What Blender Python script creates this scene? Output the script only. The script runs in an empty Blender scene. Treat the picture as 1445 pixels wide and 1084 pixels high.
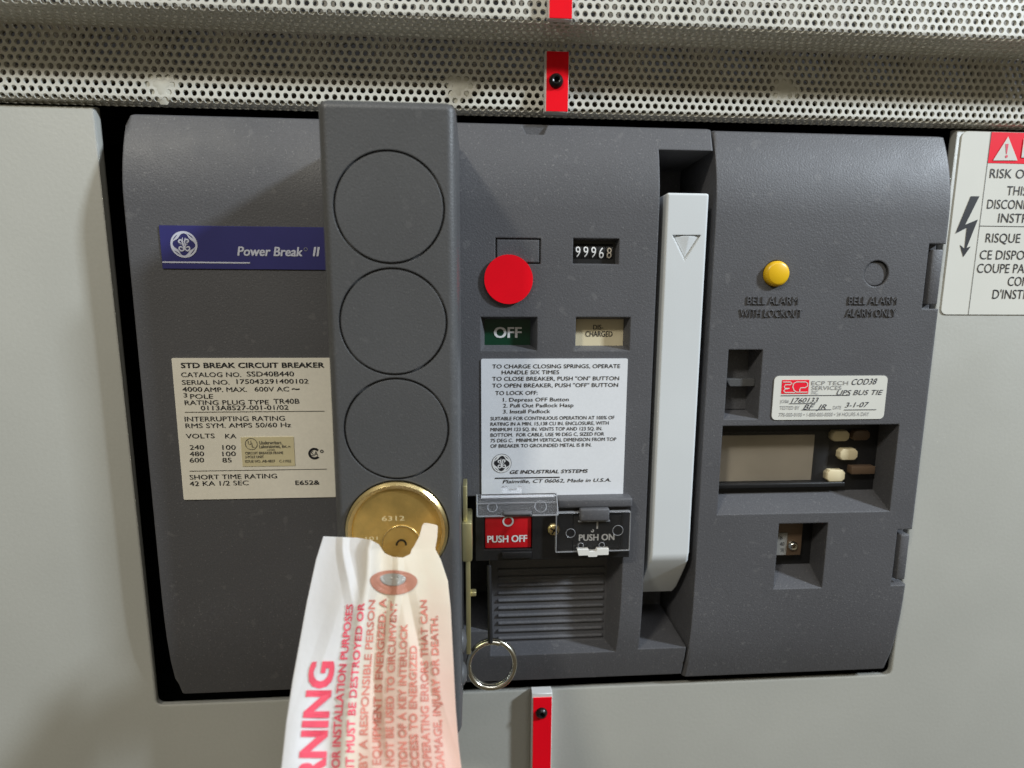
import bpy, bmesh, math, random
from mathutils import Vector, Matrix
random.seed(7)
sc = bpy.context.scene
COL = sc.collection

# ------------------------------------------------------------------ camera
CAM = Vector((-0.025415, -0.202384, 0.046795))
RIGHT = Vector((0.99781023, -0.06596329, 0.00485647))
UP = Vector((0.00502838, 0.14886555, 0.98884466))
FWD = Vector((0.06595041, 0.98665490, -0.14887125))
FPX, CX, CY = 780.0, 722.5, 542.0
cd = bpy.data.cameras.new('camera'); cam = bpy.data.objects.new('camera', cd); COL.objects.link(cam)
M = Matrix((RIGHT, UP, -FWD)).transposed().to_4x4(); M.translation = CAM
cam.matrix_world = M
cd.sensor_fit = 'HORIZONTAL'; cd.sensor_width = 36.0; cd.lens = FPX / 1445.0 * 36.0
cd.clip_start = 0.005; cd.clip_end = 50
cd.dof.use_dof = True; cd.dof.focus_distance = 0.192; cd.dof.aperture_fstop = 9.0
sc.camera = cam

# ------------------------------------------------------------------ world + lamps (indoor electrical room)
w = bpy.data.worlds.new('World'); sc.world = w; w.use_nodes = True
bg = w.node_tree.nodes['Background']; bg.inputs[1].default_value = 0.21
# room ambience: warm pale walls and ceiling above, a darker floor below
_tc = w.node_tree.nodes.new('ShaderNodeTexCoord'); _sx = w.node_tree.nodes.new('ShaderNodeSeparateXYZ'); _cr = w.node_tree.nodes.new('ShaderNodeValToRGB')
_mr = w.node_tree.nodes.new('ShaderNodeMapRange'); _mr.inputs['From Min'].default_value = -1.0
w.node_tree.links.new(_tc.outputs['Generated'], _sx.inputs[0]); w.node_tree.links.new(_sx.outputs['Z'], _mr.inputs['Value']); w.node_tree.links.new(_mr.outputs[0], _cr.inputs['Fac'])
_cr.color_ramp.elements[0].position = 0.40; _cr.color_ramp.elements[0].color = (0.40, 0.34, 0.23, 1)
_cr.color_ramp.elements[1].position = 0.58; _cr.color_ramp.elements[1].color = (1.0, 0.90, 0.66, 1)
w.node_tree.links.new(_cr.outputs['Color'], bg.inputs[0])

def lamp(name, d, dist, sx, sy, power, col):
    L = bpy.data.lights.new(name, 'AREA'); L.shape = 'RECTANGLE'; L.size = sx; L.size_y = sy
    L.energy = power; L.color = col
    o = bpy.data.objects.new(name, L); COL.objects.link(o)
    d = Vector(d).normalized(); o.location = d * dist
    o.rotation_euler = (-d).to_track_quat('-Z', 'Y').to_euler()
    return o
lamp('ceiling_lamp', (0.88, -0.45, 0.60), 2.2, 0.16, 0.16, 55, (0.80, 0.90, 1.0))
lamp('ceiling_lamp', (-0.42, -0.55, 0.62), 2.4, 0.26, 0.20, 21, (1.0, 0.95, 0.82))
lamp('ceiling_lamp', (0.15, -0.75, 1.0), 2.4, 1.2, 0.5, 10, (0.95, 0.97, 1.0))

sc.view_settings.view_transform = 'Standard'; sc.view_settings.look = 'None'
sc.view_settings.exposure = 0.0; sc.view_settings.gamma = 1.0; sc.view_settings.use_curve_mapping = False
sc.cycles.max_bounces = 10; sc.cycles.transparent_max_bounces = 12
sc.cycles.use_denoising = True

# ------------------------------------------------------------------ helpers
def P(px, py, Y):
    d = FWD * FPX + RIGHT * (px - CX) - UP * (py - CY)
    return CAM + d * ((Y - CAM.y) / d.y)

def RC(pl, pt, pr, pb, Y):
    """pixel box -> x0,x1,z0,z1 on the plane at depth Y (edges measured at mid side)"""
    mx, my = (pl + pr) / 2, (pt + pb) / 2
    return P(pl, my, Y).x, P(pr, my, Y).x, P(mx, pb, Y).z, P(mx, pt, Y).z

MATS = {}
def mat(name, col, rough=0.5, metal=0.0, grain=0.0, gscale=2500, bump=0.0, var=0.0, vscale=60, spec=0.5, bevel=0.0, coat=0.0, alpha=None, trans=0.0, speck=0.0, ior=1.5):
    m = bpy.data.materials.new(name); m.use_nodes = True
    nt = m.node_tree; b = nt.nodes['Principled BSDF']
    b.inputs['Base Color'].default_value = (*col, 1)
    b.inputs['Roughness'].default_value = rough; b.inputs['Metallic'].default_value = metal
    b.inputs['Specular IOR Level'].default_value = spec; b.inputs['IOR'].default_value = ior
    b.inputs['Coat Weight'].default_value = coat; b.inputs['Coat Roughness'].default_value = 0.08
    b.inputs['Transmission Weight'].default_value = trans
    tc = nt.nodes.new('ShaderNodeTexCoord')
    src = None
    if grain or var or speck:
        base = nt.nodes.new('ShaderNodeRGB'); base.outputs[0].default_value = (*col, 1); src = base.outputs[0]
    def mult(src, scale, amt, detail):
        n = nt.nodes.new('ShaderNodeTexNoise'); n.inputs['Scale'].default_value = scale; n.inputs['Detail'].default_value = detail
        nt.links.new(tc.outputs['Object'], n.inputs['Vector'])
        r = nt.nodes.new('ShaderNodeMapRange'); r.inputs['From Min'].default_value = 0.25; r.inputs['From Max'].default_value = 0.75
        r.inputs['To Min'].default_value = 1 - amt; r.inputs['To Max'].default_value = 1 + amt
        nt.links.new(n.outputs['Fac'], r.inputs['Value'])
        v = nt.nodes.new('ShaderNodeVectorMath'); v.operation = 'SCALE'
        nt.links.new(src, v.inputs[0]); nt.links.new(r.outputs[0], v.inputs['Scale'])
        return v.outputs[0]
    if grain: src = mult(src, gscale, grain, 2)
    if var: src = mult(src, vscale, var, 4)
    if speck:   # dust specks and faint scuffs
        for sc_, lo, hi, st in ((1400, 0.66, 0.72, speck), (260, 0.69, 0.76, speck*0.5)):
            n = nt.nodes.new('ShaderNodeTexNoise'); n.inputs['Scale'].default_value = sc_; n.inputs['Detail'].default_value = 1
            nt.links.new(tc.outputs['Object'], n.inputs['Vector'])
            r = nt.nodes.new('ShaderNodeMapRange'); r.inputs['From Min'].default_value = lo; r.inputs['From Max'].default_value = hi; r.inputs['To Max'].default_value = st
            nt.links.new(n.outputs['Fac'], r.inputs['Value'])
            mx = nt.nodes.new('ShaderNodeMix'); mx.data_type = 'RGBA'; mx.inputs[7].default_value = (0.42, 0.41, 0.40, 1)
            nt.links.new(r.outputs[0], mx.inputs[0]); nt.links.new(src, mx.inputs[6]); src = mx.outputs[2]
        n = nt.nodes.new('ShaderNodeTexNoise'); n.inputs['Scale'].default_value = 45; n.inputs['Detail'].default_value = 5
        nt.links.new(tc.outputs['Object'], n.inputs['Vector'])
        r = nt.nodes.new('ShaderNodeMapRange'); r.inputs['From Min'].default_value = 0.3; r.inputs['From Max'].default_value = 0.7; r.inputs['To Min'].default_value = rough-0.07; r.inputs['To Max'].default_value = rough+0.09
        nt.links.new(n.outputs['Fac'], r.inputs['Value']); nt.links.new(r.outputs[0], b.inputs['Roughness'])
    if src: nt.links.new(src, b.inputs['Base Color'])
    nrm = None
    if bevel:
        bv = nt.nodes.new('ShaderNodeBevel'); bv.samples = 4; bv.inputs['Radius'].default_value = bevel; nrm = bv.outputs[0]
    if bump:
        n = nt.nodes.new('ShaderNodeTexNoise'); n.inputs['Scale'].default_value = gscale * 0.8; n.inputs['Detail'].default_value = 3
        nt.links.new(tc.outputs['Object'], n.inputs['Vector'])
        bp = nt.nodes.new('ShaderNodeBump'); bp.inputs['Strength'].default_value = bump; bp.inputs['Distance'].default_value = 0.0002
        nt.links.new(n.outputs['Fac'], bp.inputs['Height'])
        if nrm: nt.links.new(nrm, bp.inputs['Normal'])
        nrm = bp.outputs[0]
    if nrm: nt.links.new(nrm, b.inputs['Normal'])
    MATS[name] = m
    return m

mat('plastic', (0.093, 0.093, 0.101), 0.50, grain=0.16, gscale=2200, bump=0.5, var=0.07, vscale=25, bevel=0.0007, spec=0.42, speck=0.16)
mat('housing', (0.084, 0.085, 0.088), 0.40, grain=0.10, gscale=2600, bump=0.4, var=0.05, vscale=30, bevel=0.0004, spec=0.45, speck=0.08)
mat('black', (0.012, 0.012, 0.013), 0.38, grain=0.2, gscale=1500, bump=0.2, bevel=0.0004)
mat('interior', (0.006, 0.005, 0.005), 0.9)
mat('panel', (0.42, 0.42, 0.385), 0.42, grain=0.025, gscale=900, bump=0.22, var=0.06, vscale=14, bevel=0.0012, spec=0.4, speck=0.10)
mat('grille', (0.66, 0.65, 0.59), 0.45, var=0.06, vscale=40, grain=0.05, gscale=700)
mat('backing', (0.17, 0.135, 0.10), 0.6, var=0.1)
mat('inner', (0.20, 0.175, 0.14), 0.6, var=0.1)
mat('weld', (0.62, 0.61, 0.54), 0.5, grain=0.06, gscale=500, bump=0.3)
mat('label_white', (0.76, 0.78, 0.82), 0.36, var=0.035, vscale=40, grain=0.02, gscale=900)
mat('label_cream', (0.88, 0.84, 0.74), 0.42, var=0.04, vscale=40, grain=0.03, gscale=900)
mat('label_warn', (0.74, 0.74, 0.69), 0.3, var=0.025, vscale=40)
mat('cert', (0.74, 0.66, 0.42), 0.4, var=0.05)
mat('blue', (0.035, 0.035, 0.17), 0.32, var=0.12, vscale=50, grain=0.06)
mat('red', (0.97, 0.004, 0.016), 0.5, var=0.05, vscale=80, grain=0.02, spec=0.12)
mat('red_label', (0.93, 0.02, 0.045), 0.4, var=0.04, spec=0.2)
mat('red_button', (0.55, 0.008, 0.014), 0.25, var=0.1, vscale=120)
mat('white_edge', (0.74, 0.73, 0.70), 0.5, grain=0.04)
mat('charge', (0.66, 0.69, 0.71), 0.42, var=0.03, vscale=30, grain=0.02, bevel=0.0006)
mat('green', (0.003, 0.045, 0.022), 0.3)
mat('cream_flag', (0.66, 0.58, 0.40), 0.4, var=0.06, vscale=90)
mat('yellow', (0.83, 0.50, 0.012), 0.32, var=0.04)
mat('key_cream', (0.74, 0.64, 0.42), 0.4, var=0.06, vscale=200, bevel=0.0004)
mat('key_brown', (0.13, 0.085, 0.055), 0.4, bevel=0.0004)
mat('plug_grey', (0.24, 0.235, 0.22), 0.5, var=0.1, vscale=300)
mat('lcd', (0.60, 0.54, 0.45), 0.12, var=0.22, vscale=28, coat=0.5)
mat('brass', (0.90, 0.73, 0.38), 0.27, metal=1.0, var=0.10, vscale=160, bump=0.08, gscale=1800, bevel=0.0003)
mat('brass_face', (0.80, 0.57, 0.20), 0.50, metal=1.0, var=0.14, vscale=220, bump=0.25, gscale=2600)
mat('brass_light', (0.92, 0.80, 0.46), 0.35, metal=0.35)
mat('zinc', (0.66, 0.60, 0.32), 0.4, metal=0.85, var=0.15, vscale=120, bump=0.15, gscale=1500, bevel=0.0003)
mat('steel', (0.72, 0.70, 0.62), 0.22, metal=1.0, var=0.1, vscale=300)
mat('screw_black', (0.02, 0.02, 0.02), 0.3, metal=0.5)
mat('ink', (0.018, 0.018, 0.022), 0.5)
mat('ink_grey', (0.30, 0.30, 0.31), 0.5)
mat('ink_hand', (0.05, 0.055, 0.075), 0.5)
mat('ink_soft', (0.13, 0.12, 0.10), 0.5)
mat('ink_white', (0.78, 0.78, 0.78), 0.45)
mat('ink_digit', (0.62, 0.56, 0.48), 0.45)
mat('ink_silver', (0.62, 0.64, 0.76), 0.4)
mat('ink_red', (0.80, 0.085, 0.14), 0.6, var=0.15, vscale=250)
mat('ink_rust', (0.60, 0.20, 0.15), 0.6, var=0.25, vscale=300)

# translucent paper
def paper():
    m = bpy.data.materials.new('paper'); m.use_nodes = True; nt = m.node_tree
    b = nt.nodes['Principled BSDF']; out = nt.nodes['Material Output']
    b.inputs['Roughness'].default_value = 0.6
    tc = nt.nodes.new('ShaderNodeTexCoord'); n = nt.nodes.new('ShaderNodeTexNoise'); n.inputs['Scale'].default_value = 90; n.inputs['Detail'].default_value = 4
    nt.links.new(tc.outputs['Object'], n.inputs['Vector'])
    # sheet tint: white at left, cream right of the fold, salmon lower down
    at = nt.nodes.new('ShaderNodeVertexColor'); at.layer_name = 'cream_tint'
    cr = nt.nodes.new('ShaderNodeValToRGB'); e = cr.color_ramp.elements
    e[0].position = 0.0; e[0].color = (0.92, 0.92, 0.94, 1); e[1].position = 1.0; e[1].color = (0.88, 0.60, 0.50, 1)
    k = cr.color_ramp.elements.new(0.5); k.color = (0.90, 0.83, 0.70, 1)
    ad = nt.nodes.new('ShaderNodeMath'); ad.operation = 'MULTIPLY_ADD'; ad.inputs[1].default_value = 0.22; 
    nt.links.new(n.outputs['Fac'], ad.inputs[0])
    n2_ = n; sp = nt.nodes.new('ShaderNodeSeparateColor'); nt.links.new(at.outputs['Color'], sp.inputs[0])
    sb = nt.nodes.new('ShaderNodeMath'); sb.operation = 'SUBTRACT'; sb.inputs[1].default_value = 0.11
    nt.links.new(sp.outputs[0], sb.inputs[0]); nt.links.new(sb.outputs[0], ad.inputs[2])
    nt.links.new(ad.outputs[0], cr.inputs['Fac']); nt.links.new(cr.outputs['Color'], b.inputs['Base Color'])
    tr = nt.nodes.new('ShaderNodeBsdfTranslucent'); nt.links.new(cr.outputs['Color'], tr.inputs['Color'])
    mx = nt.nodes.new('ShaderNodeMixShader'); mx.inputs[0].default_value = 0.36
    nt.links.new(b.outputs[0], mx.inputs[1]); nt.links.new(tr.outputs[0], mx.inputs[2]); nt.links.new(mx.outputs[0], out.inputs['Surface'])
    bp = nt.nodes.new('ShaderNodeBump'); bp.inputs['Strength'].default_value = 0.4; bp.inputs['Distance'].default_value = 0.001
    nt.links.new(n.outputs['Fac'], bp.inputs['Height']); nt.links.new(bp.outputs[0], b.inputs['Normal'])
    MATS['paper'] = m
paper()

# clear acrylic: thin sheet (mostly transparent, fresnel gloss) and its frosty cut edge
def clear(name, tint, gl, frost):
    m = bpy.data.materials.new(name); m.use_nodes = True; nt = m.node_tree; nt.nodes.remove(nt.nodes['Principled BSDF'])
    out = nt.nodes['Material Output']
    t = nt.nodes.new('ShaderNodeBsdfTransparent'); t.inputs[0].default_value = (*tint, 1)
    g = nt.nodes.new('ShaderNodeBsdfGlossy'); g.inputs['Roughness'].default_value = 0.12
    d = nt.nodes.new('ShaderNodeBsdfDiffuse'); d.inputs[0].default_value = (0.75, 0.76, 0.8, 1)
    lw = nt.nodes.new('ShaderNodeLayerWeight'); lw.inputs[0].default_value = gl
    m1 = nt.nodes.new('ShaderNodeMixShader'); nt.links.new(lw.outputs['Fresnel'], m1.inputs[0]); nt.links.new(t.outputs[0], m1.inputs[1]); nt.links.new(g.outputs[0], m1.inputs[2])
    m2 = nt.nodes.new('ShaderNodeMixShader'); m2.inputs[0].default_value = frost
    nt.links.new(m1.outputs[0], m2.inputs[1]); nt.links.new(d.outputs[0], m2.inputs[2]); nt.links.new(m2.outputs[0], out.inputs['Surface'])
    MATS[name] = m
clear('acrylic', (0.94, 0.945, 0.955), 0.12, 0.012)
clear('acrylic_haze', (0.93, 0.94, 0.96), 0.14, 0.04)
clear('acrylic_glass', (0.95, 0.95, 0.95), 0.16, 0.012)
clear('acrylic_edge', (0.85, 0.87, 0.9), 0.35, 0.26)

def link(name, me, m=None, parent=None, smooth=None):
    o = bpy.data.objects.new(name, me); COL.objects.link(o)
    if m: me.materials.clear(); me.materials.append(MATS[m])
    if parent: o.parent = parent
    if smooth is not None:
        me.shade_smooth(); me.set_sharp_from_angle(angle=math.radians(smooth))
    return o
def frombm(name, bm, m=None, parent=None, smooth=None):
    bmesh.ops.recalc_face_normals(bm, faces=bm.faces[:])
    me = bpy.data.meshes.new(name); bm.to_mesh(me); bm.free()
    return link(name, me, m, parent, smooth)
def tag(o, label=None, cat=None, group=None, kind=None):
    if label: o['label'] = label
    if cat: o['category'] = cat
    if group: o['group'] = group
    if kind: o['kind'] = kind
    return o
def thing(name, loc, label, cat, group=None):
    o = bpy.data.objects.new(name, None); COL.objects.link(o); o.empty_display_size = 0.01
    return tag(o, label, cat, group)

def bm_box(bm, x0, x1, y0, y1, z0, z1):
    v = [bm.verts.new(c) for c in ((x0,y0,z0),(x1,y0,z0),(x1,y1,z0),(x0,y1,z0),(x0,y0,z1),(x1,y0,z1),(x1,y1,z1),(x0,y1,z1))]
    for f in ((0,1,5,4),(1,2,6,5),(2,3,7,6),(3,0,4,7),(4,5,6,7),(3,2,1,0)): bm.faces.new([v[i] for i in f])
    return v
def box(name, x0, x1, y0, y1, z0, z1, m, parent=None, bev=0.0, seg=2):
    bm = bmesh.new(); bm_box(bm, x0, x1, y0, y1, z0, z1)
    if bev: bmesh.ops.bevel(bm, geom=bm.edges[:], offset=bev, segments=seg, profile=0.5, affect='EDGES')
    return frombm(name, bm, m, parent, 40 if bev else None)
def frustum(bm, fr, y0, bk, y1):
    """box whose front rect fr=(x0,x1,z0,z1) at y0 narrows to bk at y1"""
    v = [bm.verts.new(c) for c in ((fr[0],y0,fr[2]),(fr[1],y0,fr[2]),(fr[1],y0,fr[3]),(fr[0],y0,fr[3]),(bk[0],y1,bk[2]),(bk[1],y1,bk[2]),(bk[1],y1,bk[3]),(bk[0],y1,bk[3]))]
    for f in ((0,1,2,3),(7,6,5,4),(0,4,5,1),(1,5,6,2),(2,6,7,3),(3,7,4,0)): bm.faces.new([v[i] for i in f])
def prism(bm, pts, y0, y1):
    """polygon in (x,z) extruded from y0 to y1"""
    a = [bm.verts.new((x, y0, z)) for x, z in pts]; b = [bm.verts.new((x, y1, z)) for x, z in pts]
    bm.faces.new(a); bm.faces.new(b[::-1]); n = len(pts)
    for i in range(n): bm.faces.new((a[i], b[i], b[(i+1) % n], a[(i+1) % n]))
    return a, b
def rrect(x0, x1, z0, z1, r, seg=5):
    p = []
    for cx, cz, a0 in ((x1-r, z1-r, 0), (x0+r, z1-r, 90), (x0+r, z0+r, 180), (x1-r, z0+r, 270)):
        for i in range(seg+1):
            a = math.radians(a0 + 90*i/seg); p.append((cx + r*math.cos(a), cz + r*math.sin(a)))
    return p
def disc_pts(cx, cz, r, n=40):
    return [(cx + r*math.cos(2*math.pi*i/n), cz + r*math.sin(2*math.pi*i/n)) for i in range(n)]
def plate(name, pts, y0, y1, m, parent=None, bev=0.0, seg=2):
    bm = bmesh.new(); a, b = prism(bm, pts, y0, y1)
    if bev:
        s = set(a); ed = [e for e in bm.edges if e.verts[0] in s and e.verts[1] in s]
        bmesh.ops.bevel(bm, geom=ed, offset=bev, segments=seg, profile=0.5, affect='EDGES')
    return frombm(name, bm, m, parent, 35)
def cutter(bm):
    bmesh.ops.recalc_face_normals(bm, faces=bm.faces[:])
    me = bpy.data.meshes.new('cut'); bm.to_mesh(me); bm.free()
    o = bpy.data.objects.new('cut', me); COL.objects.link(o); return o
def boolean(obj, cutters):
    """cut one pocket after another; a cut that fails is retried nudged by a hair"""
    for c in cutters:
        n0 = len(obj.data.polygons)
        for solver, nud in (('EXACT', 0.0), ('EXACT', 0.000013), ('EXACT', -0.000017), ('FAST', 0.0)):
            c.location = (nud, 0, nud)
            md = obj.modifiers.new('b', 'BOOLEAN'); md.operation = 'DIFFERENCE'; md.solver = solver; md.object = c
            dg = bpy.context.evaluated_depsgraph_get()
            me = bpy.data.meshes.new_from_object(obj.evaluated_get(dg)); obj.modifiers.clear()
            if len(me.polygons) >= n0 * 0.8: break
            print('boolean retry', obj.name, solver, len(me.polygons))
        old = obj.data; obj.data = me; bpy.data.meshes.remove(old)
        d = c.data; bpy.data.objects.remove(c); bpy.data.meshes.remove(d)
    me = obj.data
    me.shade_smooth(); me.set_sharp_from_angle(angle=math.radians(32))
    wn = obj.modifiers.new('weighted', 'WEIGHTED_NORMAL'); wn.keep_sharp = True; wn.weight = 80
def tube_pts(bm, pts, r, n=8, closed=False):
    rings = []
    N = len(pts)
    for i, p in enumerate(pts):
        p = Vector(p)
        a = Vector(pts[(i-1) % N] if (closed or i > 0) else pts[i]); b = Vector(pts[(i+1) % N] if (closed or i < N-1) else pts[i])
        t = (b-a).normalized(); u = t.cross(Vector((0.03, 1, 0.02))); 
        if u.length < 1e-4: u = t.cross(Vector((1, 0, 0)))
        u.normalize(); v = t.cross(u)
        rr = r[i] if isinstance(r, (list, tuple)) else r
        rings.append([bm.verts.new(p + u*rr*math.cos(2*math.pi*k/n) + v*rr*math.sin(2*math.pi*k/n)) for k in range(n)])
    for i in range(N if closed else N-1):
        A, B = rings[i], rings[(i+1) % N]
        for k in range(n): bm.faces.new((A[k], A[(k+1) % n], B[(k+1) % n], B[k]))
    if not closed: bm.faces.new(rings[0][::-1]); bm.faces.new(rings[-1])
def lathe(bm, prof, cx, cz, n=32):
    """prof: list of (r,y) revolved about the y axis through (cx,cz)"""
    rings = []
    for r, y in prof:
        rings.append([bm.verts.new((cx + r*math.cos(2*math.pi*k/n), y, cz + r*math.sin(2*math.pi*k/n))) for k in range(n)] if r > 0 else [bm.verts.new((cx, y, cz))])
    for A, B in zip(rings, rings[1:]):
        for k in range(n):
            f = [A[k % len(A)], A[(k+1) % len(A)], B[(k+1) % len(B)], B[k % len(B)]]
            g = []
            for q in f:
                if q not in g: g.append(q)
            if len(g) > 2: bm.faces.new(g)

# ---- print: text lines, rules and shapes gathered into one flat mesh
class Ink:
    def __init__(s): s.v = []; s.f = []; s.n = 0
    def poly(s, pts3):
        k = len(s.v); s.v += [tuple(p) for p in pts3]; s.f.append(tuple(range(k, k+len(pts3))))
    def rule(s, x0, x1, z, t, y): s.poly([(x0,y,z-t/2),(x1,y,z-t/2),(x1,y,z+t/2),(x0,y,z+t/2)])
    def ribbon(s, pts, wd, y):
        n = len(pts); s.n += 1; y -= s.n*0.000004
        L = []; R = []
        for i, (x, z) in enumerate(pts):
            a = pts[max(i-1, 0)]; b = pts[min(i+1, n-1)]
            t = Vector((b[0]-a[0], b[1]-a[1]));
            if t.length < 1e-9: t = Vector((1, 0))
            t.normalize(); q = wd[i] if isinstance(wd, (list, tuple)) else wd
            L.append((x - t.y*q/2, y, z + t.x*q/2)); R.append((x + t.y*q/2, y, z - t.x*q/2))
        for i in range(n-1): s.poly([R[i], R[i+1], L[i+1], L[i]])
    def ring(s, cx, cz, r0, r1, y, n=40, a0=0, a1=360):
        for i in range(n):
            a = math.radians(a0+(a1-a0)*i/n); b = math.radians(a0+(a1-a0)*(i+1)/n)
            s.poly([(cx+r0*math.cos(a),y,cz+r0*math.sin(a)),(cx+r1*math.cos(a),y,cz+r1*math.sin(a)),(cx+r1*math.cos(b),y,cz+r1*math.sin(b)),(cx+r0*math.cos(b),y,cz+r0*math.sin(b))])
    def disc(s, cx, cz, r, y, n=36): s.poly([(x, y, z) for x, z in disc_pts(cx, cz, r, n)])
    def mesh2d(s, V, F, fn):
        k = len(s.v); s.v += [tuple(fn(x, z)) for x, z in V]; s.f += [tuple(i+k for i in f) for f in F]
    def build(s, name, m, parent=None):
        me = bpy.data.meshes.new(name); me.from_pydata(s.v, [], s.f); me.validate()
        return link(name, me, m, parent)

TC = {}
def glyphs(body, bold=0.0, shear=0.0, res=3, space=1.0):
    """text outline normalised to x 0..1, cap height = 1"""
    key = (body, bold, shear, res, space)
    if key in TC: return TC[key]
    def one(t):
        cu = bpy.data.curves.new('t', 'FONT'); cu.body = t; cu.resolution_u = res; cu.shear = shear; cu.fill_mode = 'FRONT'; cu.space_character = space
        o = bpy.data.objects.new('t', cu); COL.objects.link(o)
        dg = bpy.context.evaluated_depsgraph_get(); me = o.evaluated_get(dg).to_mesh()
        V = [(v.co.x, v.co.y) for v in me.vertices]; F = [tuple(p.vertices) for p in me.polygons]
        o.evaluated_get(dg).to_mesh_clear(); bpy.data.objects.remove(o); bpy.data.curves.remove(cu)
        return V, F
    V, F = one(body)
    if 'cap' not in TC:
        h = one('H')[0]; TC['cap'] = max(p[1] for p in h)
    x0 = min(p[0] for p in V); x1 = max(p[0] for p in V); c = TC['cap']
    V = [((x-x0)/(x1-x0), z/c) for x, z in V]
    TC[key] = (V, F)
    return V, F
def over(bold):
    q = bold*2.2
    return [(0, 0)] if bold < 0.004 else ([(-q, 0), (q, 0)] if bold < 0.012 else [(-q, -q*0.5), (q, -q*0.5), (-q, q*0.5), (q, q*0.5)])
def text(ink, body, pl, pr, pb, h, Y, bold=0.0, shear=0.0, pb2=None, lift=0.00012, res=3):
    """line of print from pixel pl to pr, baseline pb, cap height h pixels on plane Y"""
    a = P(pl, pb, Y); b = P(pr, pb if pb2 is None else pb2, Y); hz = P(pl, pb-h, Y).z - a.z
    V, F = glyphs(body, bold, shear, res)
    dz = 0 if pb2 is None else (b.z - a.z)
    for k, (sx, sz) in enumerate(over(bold)):
        ink.mesh2d(V, F, lambda u, v: (a.x + u*(b.x-a.x) + sx*hz, Y-lift-k*0.000006, a.z + v*hz + u*dz + sz*hz))

# =================================================================== SETTING
HW, HT = 0.150, 0.1095          # opening half width / half height
YF = -0.0100                    # flat front of the breaker
# steel panel: one sheet with a notch (opening) under the grille
bm = bmesh.new()
X0, X1, ZB, ZT, rr = -0.42, 0.42, -0.36, HT, 0.0025
pts = [(X0, ZT), (X0, ZB), (X1, ZB), (X1, ZT), (HW, ZT), (HW, -HT+rr)]
pts += [(HW - rr + rr*math.cos(math.radians(a)), -HT + rr - rr*math.sin(math.radians(a))) for a in (30, 60)]
pts += [(HW-rr, -HT), (-HW+rr, -HT)] + [(-HW + rr - rr*math.sin(math.radians(a)), -HT + rr - rr*math.cos(math.radians(a))) for a in (30, 60)] + [(-HW, -HT+rr), (-HW, ZT)]
a_, b_ = prism(bm, pts, 0.0, 0.0022)
s_ = set(a_)
bmesh.ops.bevel(bm, geom=[e for e in bm.edges if e.verts[0] in s_ and e.verts[1] in s_], offset=0.0007, segments=3, profile=0.5, affect='EDGES')
pan = frombm('panel', bm, 'panel', None, 35); tag(pan, 'light grey painted steel switchgear panel around the opening', 'panel', kind='structure')

# dark cavity behind the opening: five walls
bm = bmesh.new()
v = bm_box(bm, -0.20, 0.20, 0.004, 0.10, -0.16, 0.118)
front = [f for f in bm.faces if all(abs(q.co.y-0.004) < 1e-6 for q in f.verts)]
bmesh.ops.delete(bm, geom=front, context='FACES_ONLY')
cav = frombm('enclosure_interior', bm, 'interior'); tag(cav, 'black unlit interior of the enclosure behind the breaker', 'enclosure', kind='structure')

# =================================================================== PERFORATED GRILLE
grille = thing('ventilation_grille', (0, 0, HT), 'light grey perforated steel grille stepping forward above the breaker opening', 'grille')
def path_pts(knots, rad, seg=5):
    out = [Vector(knots[0])]
    for i in range(1, len(knots)-1):
        p, a, b = Vector(knots[i]), Vector(knots[i-1]), Vector(knots[i+1])
        d0 = (a-p).normalized(); d1 = (b-p).normalized(); s0 = p+d0*rad; s1 = p+d1*rad
        for k in range(seg+1):
            t = k/seg; out.append(s0*(1-t)**2 + p*2*t*(1-t) + s1*t*t)
    out.append(Vector(knots[-1])); return out
def sheet_map(path):
    L = [0]
    for a, b in zip(path, path[1:]): L.append(L[-1] + (b-a).length)
    def fn(s, off):
        s = max(0, min(L[-1]-1e-7, s)); i = 0
        while L[i+1] < s: i += 1
        t = (s-L[i])/(L[i+1]-L[i]); p = path[i].lerp(path[i+1], t)
        # smooth normal
        d = (path[min(i+2, len(path)-1)] - path[max(i-1, 0)]) if 0 < i < len(path)-2 else path[i+1]-path[i]
        d.normalize(); n = Vector((d.y, -d.x))      # (y,z) normal pointing toward -y when d goes down
        return p + n*off
    return fn, L[-1]
def perforated(name, path, x0, x1, pitch, r, th, m, parent, skip=None, roty=0.0):
    fn, LT = sheet_map(path)
    V = []; F = []; dz = pitch*math.sqrt(3)/2; rows = int(LT/dz)
    ang = [math.radians(30*k) for k in range(12)]
    R6 = pitch/math.sqrt(3)
    hexo = [(R6*math.sin(a), R6*math.cos(a)) if k % 2 == 0 else (pitch/2*math.sin(a), pitch/2*math.cos(a)) for k, a in enumerate(ang)]
    hol = [(r*math.sin(a), r*math.cos(a)) for a in ang]
    cache = {}
    def q(s, off):
        key = (round(s, 6), off)
        if key not in cache: cache[key] = fn(s, off)
        return cache[key]
    for j in range(rows):
        s = (j+0.5)*dz; n = int((x1-x0)/pitch)
        for i in range(n):
            x = x0 + (i + (0.5 if j % 2 else 0))*pitch
            k = len(V)
            if skip and skip(x, q(s, 0.0)):
                for dx, ds in hexo: c = q(s-ds, 0.0); V.append((x+dx, c.x, c.y))
                F.append(tuple(range(k, k+12))); continue
            for dx, ds in hexo: c = q(s-ds, 0.0); V.append((x+dx, c.x, c.y))
            for dx, ds in hol: c = q(s-ds, 0.0); V.append((x+dx, c.x, c.y))
            for dx, ds in hol: c = q(s-ds, -th); V.append((x+dx, c.x, c.y))
            for t in range(12):
                u = (t+1) % 12
                F.append((k+t, k+u, k+12+u, k+12+t)); F.append((k+12+t, k+12+u, k+24+u, k+24+t))
    me = bpy.data.meshes.new(name); me.from_pydata(V, [], F)
    o = link(name, me, m, parent); return o
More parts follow.
